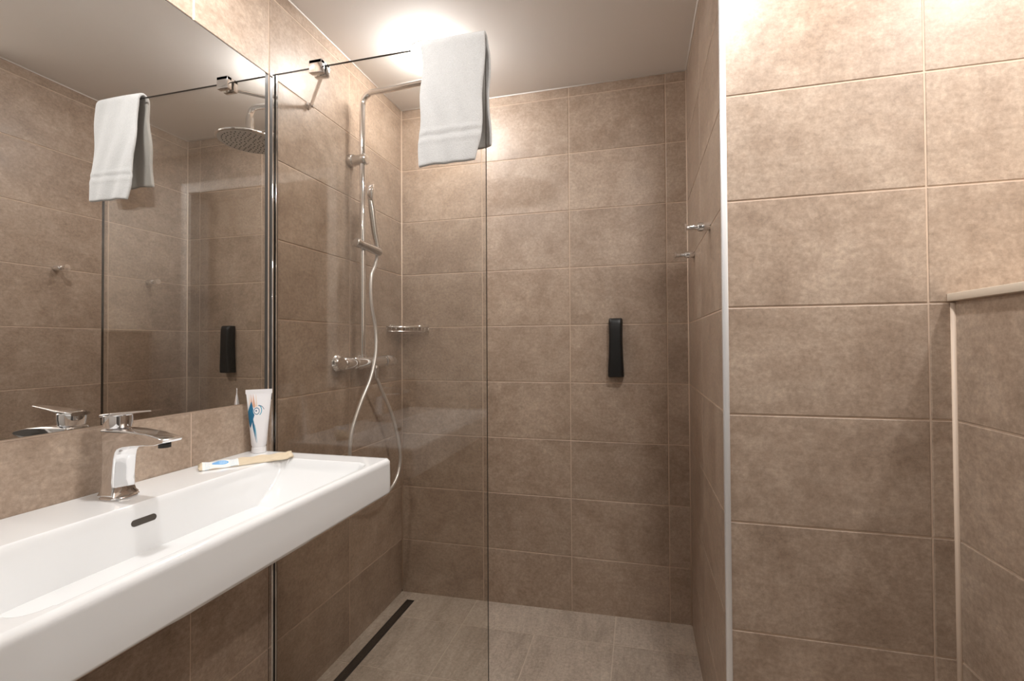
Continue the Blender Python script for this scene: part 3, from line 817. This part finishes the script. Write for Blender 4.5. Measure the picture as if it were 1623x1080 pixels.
# ------------------------------------------------------------------ linear drain
dr = thing('linear_drain', 'narrow dark linear drain in the shower floor along the left wall', 'drain', (.079, -.39, .0))
def zf(x): return ZF(x)
bm = bmesh.new()
for a, b_ in ((.0605, .0640), (.0935, .0970)): add_box(bm, (a, -.745, zf(.079)-.006), (b_, -.066, zf(.079)+.0022))
add_box(bm, (.0605, -.069, zf(.079)-.006), (.0970, -.0655, zf(.079)+.0022)); add_box(bm, (.0605, -.7485, zf(.079)-.006), (.0970, -.745, zf(.079)+.0022))
child_world(obj('drain_frame', bm, M['black']), dr)
child_world(box_obj('drain_cover', (.0660, -.743, zf(.079)-.004), (.0915, -.071, zf(.079)+.0016), M['bronze']), dr)
child_world(box_obj('drain_slot', (.0640, -.745, zf(.079)-.006), (.0935, -.069, zf(.079)+.0004), M['dark']), dr)

# ------------------------------------------------------------------ lamps
def lamp_col(l): l.color = LIGHT_COL
for k, ((x, y), p) in enumerate(zip(LAMP_MAIN, LAMP_POW)):
    t = thing('ceiling_downlight', ['round white downlight above the washbasin side of the room', 'round white downlight in front of the facing tiled wall', 'round white downlight above the beige ledge at right'][k],
              'lamp', (x, y, ZC), 'ceiling downlights of the washing area')
    lathe_obj('lamp_ring', [(0, .047), (-.004, .047), (-.005, .040), (-.001, .036), (0, .036)], (0, 0, 0), (0, 0, 1), M['whiteplastic'], t, 40)
    lathe_obj('lamp_lens', [(-.002, 0), (-.002, .0355), (-.0005, .036), (-.0005, 0)], (0, 0, 0), (0, 0, 1), M['lamp'], t, 32)
    ld = bpy.data.lights.new('downlight_light', 'AREA'); ld.shape = 'DISK'; ld.size = .075; ld.energy = p; lamp_col(ld)
    lo = bpy.data.objects.new('downlight_light', ld); C.objects.link(lo); lo.parent = t; lo.location = (0, 0, -.007)
# shower dome
t = thing('ceiling_lamp', 'round domed lamp shining on the ceiling above the shower', 'lamp', (DOME[0], DOME[1], ZC))
lathe_obj('lamp_ring', [(0, .071), (-.003, .071), (-.005, .066), (-.001, .057), (0, .057)], (0, 0, 0), (0, 0, 1), M['whiteplastic'], t, 48)
lathe_obj('dome_lens', [(-.006, .0560), (-.020, .0575), (-.034, .054), (-.045, .043), (-.052, .027), (-.055, .012), (-.056, 0)], (0, 0, 0), (0, 0, 1), M['dome'], t, 48)
# round ceiling vent
t = thing('ceiling_vent', 'round white ceiling vent with a dark ring gap', 'vent', (1.09, -1.16, ZC))
lathe_obj('vent_ring', [(0, .080), (-.004, .080), (-.008, .072), (-.006, .060), (0, .058)], (0, 0, 0), (0, 0, 1), M['whiteplastic'], t, 48)
lathe_obj('vent_disc', [(-.004, 0), (-.004, .046), (-.010, .050), (-.014, .046), (-.015, 0)], (0, 0, 0), (0, 0, 1), M['whiteplastic'], t, 48)
lathe_obj('vent_gap', [(-.0005, 0), (-.0005, .058), (-.003, .058), (-.003, 0)], (0, 0, 0), (0, 0, 1), M['dark'], t, 48)
# unseen lamp added in the hall to send dim fill through the doorway
for x, y in LAMP_HALL_ADDED:
    t = thing('added_hall_lamp', 'added unseen fill lamp in the hall outside the doorway', 'lamp', (x, y, ZC))
    lathe_obj('lamp_lens', [(-.006, 0), (-.006, .06), (-.0005, .062), (-.0005, 0)], (0, 0, 0), (0, 0, 1), M['lamp'], t, 32)
    ld = bpy.data.lights.new('hall_fill_light', 'AREA'); ld.shape = 'DISK'; ld.size = .12; ld.energy = 3; lamp_col(ld)
    lo = bpy.data.objects.new('hall_fill_light', ld); C.objects.link(lo); lo.parent = t; lo.location = (0, 0, -.01)
